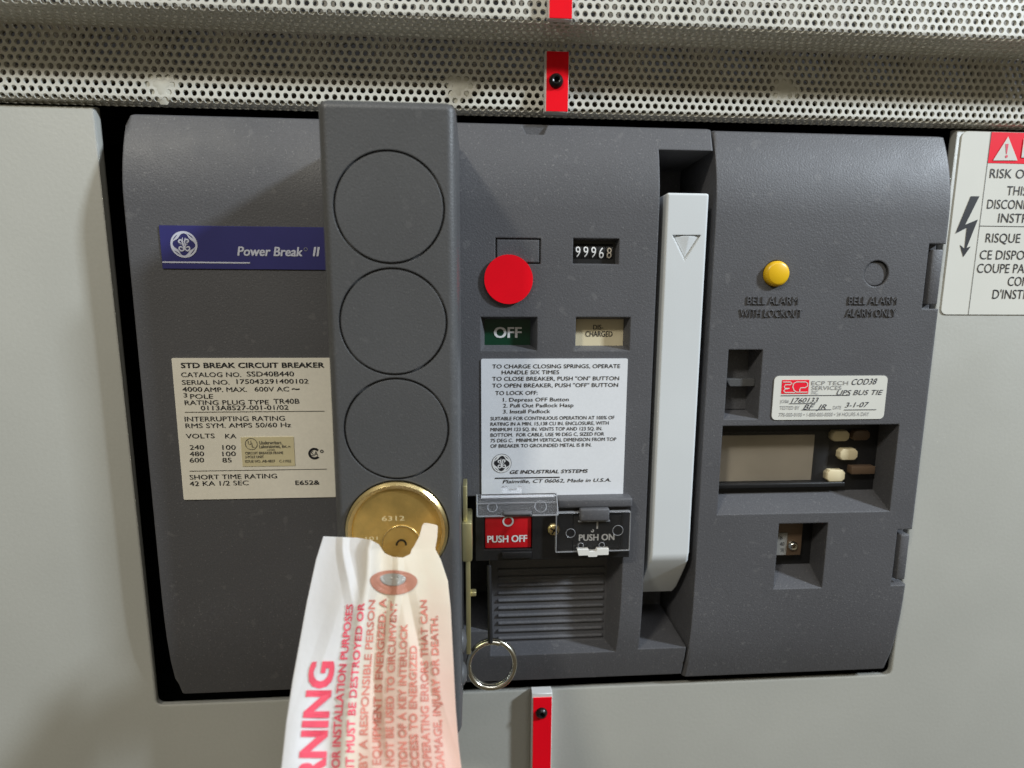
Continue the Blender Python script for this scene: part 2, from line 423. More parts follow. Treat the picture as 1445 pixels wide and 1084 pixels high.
YL = -0.0025; YU = -0.0165; ZLEDGE = 0.1325
weld_x = [P(228, 122, YL), P(648, 122, YL), P(1108, 126, YL)]
def is_weld(x, p):
    return False
gp = path_pts([(YU, 0.185), (YU, ZLEDGE), (YL, ZLEDGE), (YL, HT+0.0012), (YL+0.006, HT+0.0012)], 0.0016)
perforated('perforated_sheet', gp, -0.25, 0.25, 0.00266, 0.00093, 0.0009, 'grille', grille)
# second perforated screen inside and a plain tan strip behind its lower half
perforated('inner_screen', [Vector((0.018, 0.19)), Vector((0.018, 0.122))], -0.25, 0.25, 0.00266, 0.00092, 0.0008, 'inner', grille)
box('baffle_strip', -0.25, 0.25, 0.0085, 0.010, 0.1145, 0.1225, 'backing', grille)
box('duct_back', -0.25, 0.25, 0.060, 0.062, 0.113, 0.19, 'interior', grille)
for i, p in enumerate(weld_x):
    bm = bmesh.new(); n = 18
    prof = [(0.0, YL-0.00006), (0.0022, YL-0.00002), (0.0036, YL+0.0002), (0.0052, YL+0.0007)]
    lathe(bm, prof, p.x, p.z, n)
    for q in bm.verts:
        d = Vector((q.co.x-p.x, q.co.z-p.z)); a = math.atan2(d.y, d.x); k = 1+0.22*math.sin(3*a+i)+0.12*math.sin(7*a)
        q.co.x = p.x+d.x*k; q.co.z = p.z+d.y*k*0.85
    frombm('paint_blob', bm, 'weld', grille, 60)

# =================================================================== CIRCUIT BREAKER
brk = thing('circuit_breaker', (0, 0, -HT), 'dark grey plastic circuit breaker filling the panel opening', 'circuit breaker')
# side profile (y,z) of the bulged front, top to bottom
def profile(zt, zb):
    p = [(0.03, zt), (-0.0015, zt)]
    for i in range(9):      # convex run-in at the top
        t = i/8; z = zt - 0.0008 - t*0.029; y = -0.0035 - 0.0065*(1-(1-t)**2.0)
        p.append((y, z))
    p.append((YF, 0.0))
    for i in range(8):
        t = i/7; z = zb + 0.060*(1-t) + 0.0008*t; y = YF + 0.0060*t**3.6
        p.append((y, z))
    p += [(-0.0025, zb), (0.03, zb)]
    return p
def cover_body(name, x0, x1, zt, zb, bevl, bevr):
    bm = bmesh.new(); pr = profile(zt, zb)
    A = [bm.verts.new((x0, y, z)) for y, z in pr]; B = [bm.verts.new((x1, y, z)) for y, z in pr]
    n = len(pr); bm.faces.new(A); bm.faces.new(B[::-1])
    for i in range(n): bm.faces.new((A[i], B[i], B[(i+1) % n], A[(i+1) % n]))
    for S, bv in ((A, bevl), (B, bevr)):
        ed = []
        for i in range(1, n-2):
            e = bm.edges.get((S[i], S[i+1]))
            if e: ed.append(e)
        bmesh.ops.bevel(bm, geom=ed, offset=bv, segments=3, profile=0.5, affect='EDGES')
    return frombm(name, bm, 'plastic', brk)
CXL, CXR, CZT, CZB = -0.1380, 0.0570, 0.1069, -0.1026
front = cover_body('front_cover', CXL, CXR, CZT, CZB, 0.0016, 0.0005)
cuts = []
def pocket(r, depth, draft, yb=None, extra=0.004):
    """r=(x0,x1,z0,z1) at the face; draft shrink at the back (l,r,b,t)"""
    bm = bmesh.new(); l, rg, bt, tp = draft
    k = extra/depth
    fr = (r[0]-l*k, r[1]+rg*k, r[2]-bt*k, r[3]+tp*k); bk = (r[0]+l, r[1]-rg, r[2]+bt, r[3]-tp)
    frustum(bm, fr, YF-extra, bk, YF+depth); cuts.append(cutter(bm)); return bk
# charging handle well (open to the right)
wx = P(934, 212, YF).x; wzt = P(960, 208, YF).z; wzb = P(930, 917, -0.0085).z
bm = bmesh.new(); bm_box(bm, wx, 0.08, -0.03, 0.024, wzb, wzt); cuts.append(cutter(bm))
rO = RC(678.5, 447.5, 758, 495, YF); bO = pocket(rO, 0.0050, (0.0015, 0.0022, 0.0018, 0.0010))
rD = RC(812, 447.5, 889, 495, YF); bD = pocket(rD, 0.0050, (0.0010, 0.0014, 0.0016, 0.0010))
rC = RC(808.5, 336.5, 873.5, 373, YF); bC = pocket(rC, 0.0030, (0.0003, 0.0006, 0.0004, 0.0006))
rB = RC(699, 336, 763, 372.5, YF); pocket(rB, 0.0012, (0, 0, 0, 0))
# notch at the top edge
zc = CZT; xa = P(728, 172, -0.005).x; xb = P(782, 172, -0.005).x
bm = bmesh.new(); prism(bm, [(xa, zc+0.004), (xa+0.0035, zc-0.0042), (xb-0.0035, zc-0.0042), (xb, zc+0.004)], -0.02, -0.0028); cuts.append(cutter(bm))
# finger bay with ribs and the padlock slot to its left
rL = RC(692, 789, 876, 929, YF)
bL = pocket(rL, 0.0100, (0.0004, 0.0034, 0.0006, 0.0))
xs0 = P(640, 800, YF).x; xs1 = P(690, 800, YF).x
bm = bmesh.new(); bm_box(bm, xs0, xs1, -0.03, 0.020, P(672, 893, YF).z, P(680, 700, YF).z); cuts.append(cutter(bm))
boolean(front, cuts)

# inserts of the front cover
def g_(r, d): return (r[0]+d, r[1]-d, r[2]+d, r[3]-d)
ins = g_(rB, 0.00055); box('blank_cover', ins[0], ins[1], YF+0.0001, YF+0.0011, ins[2], ins[3], 'plastic', front)
off = box('off_flag', bO[0]-0.001, bO[1]+0.001, YF+0.0045, YF+0.0058, bO[2]-0.001, bO[3]+0.001, 'green', front)
yO = YF+0.0045
ik = Ink(); text(ik, 'OFF', 697.5, 735.5, 476.5, 14.5, yO, bold=0.02); ik.build('off_lettering', 'ink_white', front)
dis = box('discharged_flag', bD[0]-0.001, bD[1]+0.001, YF+0.0045, YF+0.0058, bD[2]-0.001, bD[3]+0.001, 'cream_flag', front)
ik = Ink(); text(ik, 'DIS-', 837, 851, 465, 6.5, yO, bold=0.01); text(ik, 'CHARGED', 826, 864, 475, 7.5, yO, bold=0.01); ik.build('discharged_lettering', 'ink', front)
# cycle counter: five digit drums with figures
yC = YF+0.0026
cw = (P(865, 355, yC).x - P(810, 355, yC).x)/5; cx0 = P(810, 355, yC).x
box('counter_backing', bC[0]-0.001, bC[1]+0.001, YF+0.0028, YF+0.0060, bC[2]-0.001, bC[3]+0.001, 'black', front)
zm = P(838, 355, yC).z
for i, dg_ in enumerate('99968'):
    bm = bmesh.new(); rad = 0.0048
    for sgn in (0, 1):
        pass
    n = 9; A = []; B = []
    for k in range(n+1):
        a = math.radians(-55 + 110*k/n); y = yC - rad*math.cos(a) + rad + 0.0; z = zm + rad*math.sin(a)
        A.append(bm.verts.new((cx0+i*cw+0.0001, y-0.0006, z))); B.append(bm.verts.new((cx0+(i+1)*cw-0.0001, y-0.0006, z)))
    for k in range(n): bm.faces.new((A[k], B[k], B[k+1], A[k+1]))
    dr = frombm('digit_drum', bm, 'black', front, 60)
    ik = Ink(); V, F = glyphs(dg_, 0.0); hh = 0.0036; z0 = zm - hh*0.55 + (0.0, 0.0, -0.0001, -0.0003, -0.0003)[i]
    def wrap(u, v, i=i, z0=z0):
        z = z0 + v*hh; d = max(-0.95, min(0.95, (z-zm)/rad)); return (cx0+(i+0.16+0.62*u)*cw, yC-0.0006 - rad*math.sqrt(1-d*d) + rad - 0.0001, z)
    ik.mesh2d(V, F, wrap); ik.build('figure', 'ink_digit' if i == 4 else 'ink_white', front)
# ribs in the finger bay
yb = YF+0.0100
for k in range(10):
    py = 803 + k*10.6; zz = P(760, py, yb).z; xa_, xb_ = P(703, py, yb).x, bL[1]-0.0012
    bm = bmesh.new(); n = 6
    pr_ = [(yb+0.0002, zz-0.0007)] + [(yb-0.0009*math.sin(math.pi*t/n), zz-0.0007*math.cos(math.pi*t/n)) for t in range(1, n)] + [(yb+0.0002, zz+0.0007)]
    A = [bm.verts.new((xa_, y, z)) for y, z in pr_]; B = [bm.verts.new((xb_, y, z)) for y, z in pr_]
    bm.faces.new(A); bm.faces.new(B[::-1])
    for t in range(len(pr_)): bm.faces.new((A[t], B[t], B[(t+1) % len(pr_)], A[(t+1) % len(pr_)]))
    frombm('rib', bm, 'plastic', front, 40)

# ---- emblem: circle with four curls and a script monogram
def emblem(ik, cx, cz, r, y, invert=False):
    ik.ring(cx, cz, r*0.86, r, y, 44)
    for q in range(4):
        a0 = 90*q + 45
        pts = []; wd = []
        for i in range(13):
            t = i/12; a = math.radians(a0 - 46 + 92*t); rad = r*(0.86 - 0.16*math.sin(math.pi*t)**3)
            pts.append((cx + rad*math.cos(a), cz + rad*math.sin(a))); wd.append(r*0.04 + r*0.20*math.sin(math.pi*min(1, t*1.2))*(1-t*0.6))
        ik.ribbon(pts, wd, y)
    def spiral(sx, sz, rad, a0, turns, w0):
        pts = []; wd = []
        for i in range(22):
            t = i/21; a = math.radians(a0) + turns*2*math.pi*t; q = rad*(1-0.72*t)
            pts.append((cx + sx*r + q*r*math.cos(a), cz + sz*r + q*r*math.sin(a))); wd.append(w0*r*(0.6+0.6*math.sin(math.pi*t)))
        ik.ribbon(pts, wd, y)
    spiral(-0.22, -0.28, 0.26, 70, -1.2, 0.10); spiral(0.26, -0.27, 0.25, 110, 1.2, 0.10)
    spiral(-0.26, 0.20, 0.20, -60, 1.0, 0.10); spiral(0.24, 0.24, 0.20, 230, -1.0, 0.10)
    ik.ribbon([(cx-0.06*r, cz+0.52*r), (cx-0.11*r, cz+0.2*r), (cx-0.02*r, cz-0.1*r), (cx-0.10*r, cz-0.5*r)], [0.05*r, 0.13*r, 0.10*r, 0.04*r], y)
    ik.ribbon([(cx+0.14*r, cz+0.50*r), (cx+0.06*r, cz+0.22*r), (cx+0.12*r, cz-0.02*r), (cx+0.04*r, cz-0.2*r), (cx+0.12*r, cz-0.48*r)], [0.05*r, 0.12*r, 0.07*r, 0.12*r, 0.04*r], y)
    ik.ribbon([(cx-0.3*r, cz+0.02*r), (cx-0.12*r, cz+0.06*r), (cx+0.28*r, cz+0.02*r)], [0.03*r, 0.07*r, 0.03*r], y)

# ---- blue nameplate
YP = YF-0.0004
r_ = RC(226.5, 319.5, 485, 380.5, YP)
npl = box('nameplate', r_[0], r_[1], YP, YF+0.0003, r_[2], r_[3], 'blue', brk, bev=0.00015, seg=1)
ik = Ink(); c = P(259.8, 345.2, YP); emblem(ik, c.x, c.z, 0.00425, YP-0.00012)
text(ik, 'Power Break', 335.7, 427, 360.8, 12.6, YP, bold=0.018, shear=0.18); text(ik, 'II', 442, 451.5, 361.5, 12.6, YP, bold=0.018, shear=0.18)
a = P(229.5, 370, YP); b = P(353, 370, YP); ik.rule(a.x, b.x, a.z, 0.00045, YP-0.00012)
ik.build('lettering', 'ink_silver', npl)
ik = Ink(); c = P(431.5, 352, YP); ik.ring(c.x, c.z, 0.00045, 0.0006, YP-0.00012, 20); ik.build('trademark_dot', 'ink_grey', npl)

# ---- rating label
r_ = RC(250.5, 505.3, 486, 703.5, YP)
rat = plate('rating_label', rrect(r_[0], r_[1], r_[2], r_[3], 0.0004, 3), YP, YF+0.0003, 'label_cream', brk)
ik = Ink()
def Z4(body, xa, xb, yb_, h=30, bold=0.006, **k): text(ik, body, 220+xa/4.515, 220+xb/4.515, 480+yb_/4.515, h*0.96/4.515, YP, bold=bold, **k)
Z4('STD BREAK CIRCUIT BREAKER', 162, 1072, 177, 33, 0.022)
Z4('CATALOG NO.', 162, 545, 235); Z4('SSD40B440', 580, 880, 231, 32, 0.008)
Z4('SERIAL NO.', 168, 470, 284); Z4('175043291400102', 515, 972, 278, 30, 0.008)
Z4('4000', 170, 296, 328, 30, 0.008); Z4('AMP. MAX.', 306, 580, 330); Z4('600V AC', 630, 850, 327); Z4('~', 868, 915, 327, 40, 0.02)
Z4('3', 178, 200, 364, 28, 0.01); Z4('POLE', 220, 365, 373)
Z4('RATING PLUG TYPE', 185, 720, 413); Z4('TR40B', 750, 915, 405, 32, 0.008)
Z4('0113A8527-001-01/02', 288, 845, 447, 30, 0.008)
Z4('INTERRUPTING RATING', 185, 823, 518, 31); Z4('RMS SYM. AMPS 50/60 Hz', 190, 862, 560, 30)
Z4('VOLTS', 192, 375, 626, 30); Z4('KA', 443, 513, 626, 30)
for t1, t2, e2, yy in (('240', '100', 510, 698), ('480', '100', 510, 739), ('600', '85', 483, 779)):
    Z4(t1, 217, 308, yy, 30); Z4(t2, 425, e2, yy, 30)
Z4('SHORT TIME RATING', 217, 773, 888, 30); Z4('42 KA 1/2 SEC', 217, 592, 929, 30); Z4('E652&', 890, 1043, 922, 28, 0.014)
for yy, xa, xb in ((457, 185, 1075), (829, 215, 1090)):
    a = P(220+xa/4.515, 480+yy/4.515, YP); b = P(220+xb/4.515, 480+yy/4.515-0.5, YP); ik.rule(a.x, b.x, (a.z+b.z)/2, 0.00018, YP-0.00012)
c = P(220+1010/4.515, 480+723/4.515, YP); ik.ring(c.x, c.z, 0.0013, 0.0021, YP-0.00012, 30, 40, 320)
V, F = glyphs('SA', 0.03); ik.mesh2d(V, F, lambda u, v: (c.x-0.0011+u*0.0024, YP-0.00012, c.z-0.0008+v*0.0016))
ik.ring(c.x+0.0026, c.z+0.0008, 0.0003, 0.0006, YP-0.00012, 14)
ik.build('lettering', 'ink', rat)
q = RC(220+547/4.515, 480+617/4.515, 220+883/4.515, 480+802/4.515, YP)
box('certification_sticker', q[0], q[1], YP-0.0002, YP+0.0001, q[2], q[3], 'cert', rat)
YQ = YP-0.0002; ik = Ink()
c = P(220+608/4.515, 480+662/4.515, YQ); ik.ring(c.x, c.z, 0.0019, 0.0021, YQ-0.0001, 30)
V, F = glyphs('U', 0.0); ik.mesh2d(V, F, lambda u, v: (c.x-0.0011+u*0.0011, YQ-0.0001, c.z-0.0002+v*0.0014))
V, F = glyphs('L', 0.0); ik.mesh2d(V, F, lambda u, v: (c.x+0.0001+u*0.0010, YQ-0.0001, c.z-0.0012+v*0.0015))
def Z4s(body, xa, xb, yb_, h, bold=0.01): text(ik, body, 220+xa/4.515, 220+xb/4.515, 480+yb_/4.515, h/4.515, YQ, bold=bold)
Z4s('Underwriters', 660, 800, 664, 22); Z4s('Laboratories, Inc.', 660, 838, 688, 22); Z4s('R', 845, 860, 684, 10); Z4s('LISTED', 710, 758, 704, 9)
Z4s('CIRCUIT BREAKER FRAME', 570, 812, 728, 16); Z4s('3-POLE UNIT', 570, 688, 752, 16); Z4s('ISSUE NO. AB-4827', 570, 760, 780, 16); Z4s('C-11932', 788, 862, 779, 16)
ik.build('certification_lettering', 'ink_soft', rat)

# ---- instruction label
r_ = RC(679.3, 506.3, 882.6, 700, YP)
insl = plate('instruction_label', rrect(r_[0], r_[1], r_[2], r_[3], 0.0005, 3), YP, YF+0.0003, 'label_white', brk)
ik = Ink()
def Z6(body, xa, xb, yb_, h=27, bold=0.006, **k): text(ik, body, 660+xa/4.928, 660+xb/4.928, 490+yb_/4.928, h/4.928, YP, bold=bold, **k)
Z6('TO CHARGE CLOSING SPRINGS, OPERATE', 172, 1060, 147); Z6('HANDLE SIX TIMES', 238, 636, 188)
Z6('TO CLOSE BREAKER, PUSH "ON" BUTTON', 172, 1052, 233); Z6('TO OPEN BREAKER, PUSH "OFF" BUTTON', 172, 1045, 280)
Z6('TO LOCK OFF:', 193, 487, 332); Z6('1. Depress OFF Button', 247, 703, 378, 26); Z6('2. Pull Out Padlock Hasp', 247, 735, 419, 26); Z6('3. Install Padlock', 247, 573, 460, 26)
for i, (s_, e_) in enumerate((('SUITABLE FOR CONTINUOUS OPERATION AT 100% OF', 1020), ('RATING IN A MIN. 15,138 CU IN. ENCLOSURE, WITH', 980), ('MINIMUM 123 SQ. IN. VENTS TOP AND 123 SQ. IN.', 935), ('BOTTOM.  FOR CABLE, USE 90 DEG C, SIZED FOR', 948), ('75 DEG C.  MINIMUM VERTICAL DIMENSION FROM TOP', 1032), ('OF BREAKER TO GROUNDED METAL IS 8 IN.', 860))):
    Z6(s_, 160, e_, 508 + i*38.2, 24, 0.008)
Z6('GE INDUSTRIAL SYSTEMS', 295, 835, 880, 24, 0.014, shear=0.2); Z6('Plainville, CT 06062, Made in U.S.A.', 245, 995, 946, 24, 0.008, shear=0.2)
a = P(660+190/4.928, 490+911/4.928, YP); b = P(660+640/4.928, 490+907/4.928, YP); ik.rule(a.x, b.x, a.z, 0.0004, YP-0.00012)
c = P(660+236/4.928, 490+808/4.928, YP); ik.disc(c.x, c.z, 0.00355, YP-0.0001)
ik.build('lettering', 'ink', insl)
ik = Ink(); emblem(ik, c.x, c.z, 0.0034, YP-0.00018); ik.build('emblem', 'ink_white', insl)

# ---- push button block
YB = YF-0.0035
xb0, xb1 = P(671, 745, YB).x, P(889, 745, YB).x
zt_, zk_, zb_ = P(835, 700, YF-0.001).z, P(835, 713, YB).z, P(780, 789, YB).z
bm = bmesh.new()
pr_ = [(YF+0.012, zt_), (YF-0.0008, zt_), (YF-0.0024, zt_-0.0006), (YB, zk_), (YB, zb_), (YF+0.012, zb_)]
A = [bm.verts.new((xb0, y, z)) for y, z in pr_]; B = [bm.verts.new((xb1, y, z)) for y, z in pr_]
bm.faces.new(A); bm.faces.new(B[::-1])
for t in range(len(pr_)): bm.faces.new((A[t], B[t], B[(t+1) % len(pr_)], A[(t+1) % len(pr_)]))
blk = frombm('button_block', bm, 'black', brk)
cuts = []
rR = RC(683.5, 729.5, 751, 775.5, YB); bm = bmesh.new(); bm_box(bm, rR[0], rR[1], YB-0.01, YB+0.0025, rR[2], rR[3]); cuts.append(cutter(bm))
rN = RC(808, 726, 876, 776, YB); bm = bmesh.new(); bm_box(bm, rN[0], rN[1], YB-0.01, YB+0.002, rN[2], rN[3]); cuts.append(cutter(bm))
boolean(blk, cuts)
q = RC(785.5, 700.5, 890, 714, YB+0.001)
box('hood_bar', q[0], q[1], YB-0.0016, YF+0.0004, q[2]+0.0002, zt_+0.0004, 'plastic', blk, bev=0.0007, seg=3)
pb1 = box('push_off_button', rR[0]+0.0002, rR[1]-0.0002, YB+0.0008, YB+0.0024, rR[2]+0.0002, rR[3]-0.0002, 'red_button', blk, bev=0.0003)
ik = Ink(); yb1 = YB+0.0008
text(ik, 'PUSH OFF', 688, 743.5, 765.5, 9.2, yb1, bold=0.02); c = P(717, 735.5, yb1); ik.ring(c.x, c.z, 0.00145, 0.00205, yb1-0.00012, 30); ik.build('push_off_lettering', 'ink_white', blk)
pb2 = box('push_on_button', rN[0]+0.0002, rN[1]-0.0002, YB-0.0005, YB+0.0019, rN[2]+0.0002, rN[3]-0.0002, 'black', blk, bev=0.0003)
ik = Ink(); yb2 = YB-0.0005
text(ik, 'PUSH ON', 817, 866.5, 763, 8.6, yb2, bold=0.02); a = P(842.6, 746, yb2); ik.poly([(a.x-0.0003, yb2-0.00012, a.z), (a.x+0.0003, yb2-0.00012, a.z), (a.x+0.0003, yb2-0.00012, a.z+0.0026), (a.x-0.0003, yb2-0.00012, a.z+0.0026)])
c = P(836, 749, yb2); ik.ring(c.x, c.z, 0.0002, 0.0006, yb2-0.00012, 14, 180, 450); ik.build('push_on_lettering', 'ink_white', blk)
# brass screw between the buttons
c = P(781.5, 747, YB); bm = bmesh.new(); lathe(bm, [(0, YB-0.0011), (0.0009, YB-0.0011), (0.0019, YB-0.0008), (0.0024, YB-0.0001), (0.0024, YB+0.0004)], c.x, c.z, 24)
scw = frombm('brass_screw', bm, 'brass', blk, 50)
for ang in (30, 120):
    bm = bmesh.new(); bm_box(bm, -0.0016, 0.0016, -0.00015, 0.0002, -0.00025, 0.00025)
    bmesh.ops.rotate(bm, verts=bm.verts[:], cent=(0, 0, 0), matrix=Matrix.Rotation(math.radians(ang), 3, 'Y')); bmesh.ops.translate(bm, verts=bm.verts[:], vec=(c.x, YB-0.00105, c.z))
    frombm('screw_slot', bm, 'screw_black', blk)
# lower catches
q = RC(708, 778, 750, 787, YB)
box('cover_catch', q[0], q[1], YB-0.0008, YB+0.0004, q[2], q[3], 'black', blk, bev=0.0002)

# clear covers (flip-up guards): thin sheet, frosted rim, moulded rings, hinge boss
def guard(name, pl, pt, pr, pb, Y, tilt, haze, parent):
    x0, x1, z0, z1 = RC(pl, pt, pr, pb, Y)
    g = bpy.data.objects.new(name, None)
    W, H = x1-x0, z1-z0
    Rm = Matrix.Translation((x0, Y, z1)) @ Matrix.Rotation(tilt, 4, 'X')
    bm = bmesh.new(); prism(bm, [(p[0], p[1]) for p in rrect(0, W, -H, 0, 0.0008, 4)], -0.0006, 0.0006)
    bmesh.ops.recalc_face_normals(bm, faces=bm.faces[:])
    for f in bm.faces: f.material_index = 0 if abs(f.normal.y) > 0.9 else 1
    bmesh.ops.transform(bm, matrix=Rm, verts=bm.verts[:])
    me = bpy.data.meshes.new(name); bm.to_mesh(me); bm.free(); me.materials.append(MATS['acrylic_haze' if haze else 'acrylic']); me.materials.append(MATS['acrylic_edge'])
    o = bpy.data.objects.new(name, me); COL.objects.link(o); o.parent = parent
    def piece(nm, bm2, m):
        bmesh.ops.transform(bm2, matrix=Rm, verts=bm2.verts[:]); return frombm(nm, bm2, m, o, 50)
    return o, W, H, piece
# ON guard, closed
YG = YB-0.0016
g1, W, H, piece = guard('clear_guard', 783.5, 721.5, 889, 777.5, YG, 0.0, False, brk)
bm = bmesh.new()
for a, b in (((0, 0), (W, 0)), ((W, 0), (W, -H)), ((W, -H), (0, -H)), ((0, -H), (0, 0))):
    tube_pts(bm, [(a[0]*0.98+W*0.01, -0.0006, a[1]*0.98-H*0.01), (b[0]*0.98+W*0.01, -0.0006, b[1]*0.98-H*0.01)], 0.00022, 5)
piece('moulded_rim', bm, 'acrylic_edge')
for u, v_, r in ((0.20, 0.52, 0.00165), (0.83, 0.48, 0.0019), (0.34, 0.84, 0.0010), (0.62, 0.84, 0.0010)):
    bm = bmesh.new(); tube_pts(bm, [(u*W + r*math.cos(2*math.pi*k/24), -0.0006, -v_*H + r*math.sin(2*math.pi*k/24)) for k in range(24)], 0.00012, 4, True)
    piece('moulded_ring', bm, 'acrylic_edge')
bm = bmesh.new(); bm_box(bm, W*0.31, W*0.70, -0.0020, 0.0004, -H*0.20, H*0.10); bmesh.ops.bevel(bm, geom=bm.edges[:], offset=0.0005, segments=2, profile=0.5, affect='EDGES'); piece('hinge_boss', bm, 'plastic')
bm = bmesh.new(); bm_box(bm, W*0.295, W*0.715, -0.0012, -0.0004, -H*0.235, -H*0.205); piece('hinge_lip', bm, 'acrylic_edge')
bm = bmesh.new(); prism(bm, [(W*0.29, -H*0.915), (W*0.44, -H*0.915), (W*0.455, -H*0.975), (W*0.54, -H*0.975), (W*0.555, -H*0.915), (W*0.71, -H*0.915), (W*0.705, -H*1.06), (W*0.56, -H*1.06), (W*0.55, -H*1.10), (W*0.44, -H*1.10), (W*0.43, -H*1.06), (W*0.31, -H*1.06)], -0.0016, 0.0004); piece('latch_tab', bm, 'white_edge')
# OFF guard, swung up: it stands out from the face
g2, W, H, piece = guard('clear_guard', 673, 697.5, 784.5, 727.5, YB-0.0050, math.radians(-38), True, brk)
bm = bmesh.new()
tube_pts(bm, [(0, -0.0006, -H), (W*0.34, -0.0006, -H)], 0.0003, 5); tube_pts(bm, [(W*0.68, -0.0006, -H), (W, -0.0006, -H)], 0.0003, 5)
tube_pts(bm, [(0, -0.0006, 0), (0, -0.0006, -H)], 0.0002, 5); tube_pts(bm, [(W, -0.0006, 0), (W, -0.0006, -H)], 0.0002, 5)
tube_pts(bm, [(0, -0.0006, -H*0.42), (W, -0.0006, -H*0.42)], 0.00018, 5)
piece('moulded_rim', bm, 'acrylic_edge')
bm = bmesh.new(); bm_box(bm, W*0.05, W*0.97, -0.0009, -0.0003, -H*0.20, -H*0.06); piece('top_lip', bm, 'acrylic_edge')
for u, v_, r in ((0.19, 0.60, 0.0016), (0.79, 0.60, 0.0020)):
    bm = bmesh.new(); tube_pts(bm, [(u*W + r*math.cos(2*math.pi*k/24), -0.0006, -v_*H + r*math.sin(2*math.pi*k/24)) for k in range(24)], 0.00014, 4, True)
    piece('moulded_ring', bm, 'acrylic_edge')
bm = bmesh.new(); bm_box(bm, W*0.32, W*0.67, -0.0016, 0.0008, -H*1.0, -H*0.80); bmesh.ops.bevel(bm, geom=bm.edges[:], offset=0.0004, segments=2, profile=0.5, affect='EDGES'); piece('hinge_boss', bm, 'plastic')
bm = bmesh.new(); prism(bm, [(W*0.31, 0.0), (W*0.56, 0.0), (W*0.57, H*0.34), (W*0.52, H*0.36), (W*0.50, H*0.22), (W*0.40, H*0.22), (W*0.38, H*0.36), (W*0.31, H*0.34)], -0.0008, 0.0006); piece('latch_tab', bm, 'acrylic_edge')

# ---- white charging handle
YH = -0.0104
hx0, hx1 = P(941, 280, YH).x, P(1001, 280, YH).x; hz1 = P(970, 272, YH).z; hz0 = P(942, 785, YH).z; hzb = P(928, 836, 0.004).z
bm = bmesh.new()
pr_ = [(0.018, hz1), (YH, hz1), (YH, hz0+0.001)] + [(YH+(0.004-YH)*t+0.0016*(t*t-t), hz0+(hzb-hz0)*t) for t in (0.12, 0.35, 0.6, 0.82, 0.97)] + [(0.008, hzb-0.0004), (0.018, hzb-0.0004)]
A = [bm.verts.new((hx0, y, z)) for y, z in pr_]; B = [bm.verts.new((hx1, y, z)) for y, z in pr_]
bm.faces.new(A); bm.faces.new(B[::-1])
nq = len(pr_)
for t in range(nq): bm.faces.new((A[t], B[t], B[(t+1) % nq], A[(t+1) % nq]))
bmesh.ops.bevel(bm, geom=[e for e in bm.edges if abs(e.verts[0].co.x-e.verts[1].co.x) < 1e-6] + [e for e in bm.edges if abs(e.verts[0].co.z-hz1) < 1e-6 and abs(e.verts[1].co.z-hz1) < 1e-6 and abs(e.verts[0].co.x-e.verts[1].co.x) > 1e-6], offset=0.0009, segments=3, profile=0.5, affect='EDGES')
chg = frombm('charging_handle', bm, 'charge', brk, 40)
cuts = []
t0, t1, t2 = P(949, 332, YH), P(989, 332, YH), P(966, 368, YH)
bm = bmesh.new(); prism(bm, [(t0.x, t0.z), (t1.x, t1.z), (t2.x, t2.z)], YH-0.003, YH+0.0007); cuts.append(cutter(bm)); boolean(chg, cuts)
bm = bmesh.new()  # raised centre ridge making the arrow two-faceted
mz = t0.z-0.0002; mx = (t0.x+t1.x)/2
vv = [bm.verts.new(q) for q in ((t0.x+0.0008, YH+0.0006, mz), (t1.x-0.0004, YH+0.0006, mz), (t2.x+0.0002, YH+0.0006, t2.z+0.0012), (mx+0.0008, YH-0.0001, mz))]
bm.faces.new((vv[0], vv[3], vv[2])); bm.faces.new((vv[3], vv[1], vv[2])); bm.faces.new((vv[0], vv[1], vv[3]))
frombm('arrow_mark', bm, 'charge', chg)

# =================================================================== TRIP UNIT (right half of the breaker)
trip = cover_body('trip_unit_cover', 0.0577, 0.1437, 0.1064, -0.1040, 0.0012, 0.0016)
cuts = []
rS = RC(1025, 493.5, 1073, 591.5, YF); bS = pocket(rS, 0.009, (0.0002, 0.0012, 0.0020, 0.0002))
rV = RC(1016, 600, 1262, 724, YF); bV = pocket(rV, 0.011, (0.0001, rV[1]-P(1234, 650, YF+0.011).x, P(1130, 691, YF+0.011).z-rV[2], 0.0002))
rG = RC(1095.5, 738.5, 1164, 831, YF); bG = pocket(rG, 0.011, (0.0, rG[1]-P(1143, 780, YF+0.011).x, P(1120, 795, YF+0.011).z-rG[2], 0.0))
yel = P(1094.8, 386.5, YF); gry = P(1236.8, 386.2, YF)
bm = bmesh.new(); prism(bm, disc_pts(yel.x, yel.z, 0.0047, 40), YF-0.005, YF+0.006); cuts.append(cutter(bm))
bm = bmesh.new(); prism(bm, disc_pts(gry.x, gry.z, 0.0046, 40), YF-0.005, YF+0.0022); cuts.append(cutter(bm))
for pl, pt, pr, pb in ((1306, 344, 1345, 436), (1262, 747, 1300, 826)):
    q = RC(pl, pt, pr, pb, YF); bm = bmesh.new(); bm_box(bm, q[0], 0.16, YF-0.005, YF+0.0052, q[2], q[3]); cuts.append(cutter(bm))
boolean(trip, cuts)
for pl, pt, pr, pb in ((1309, 352, 1329, 430), (1265, 755, 1280, 818)):
    q = RC(pl, pt, pr, pb, YF+0.001)
    box('side_clip', q[0]+0.0008, 0.1432, YF+0.0010, YF+0.006, q[2], q[3], 'plastic', trip, bev=0.0005)
bm = bmesh.new(); lathe(bm, [(0, YF-0.0020), (0.0033, YF-0.0019), (0.0041, YF-0.0015), (0.00445, YF-0.0007), (0.00445, YF+0.005)], yel.x, yel.z, 36); frombm('bell_alarm_button', bm, 'yellow', trip, 40)
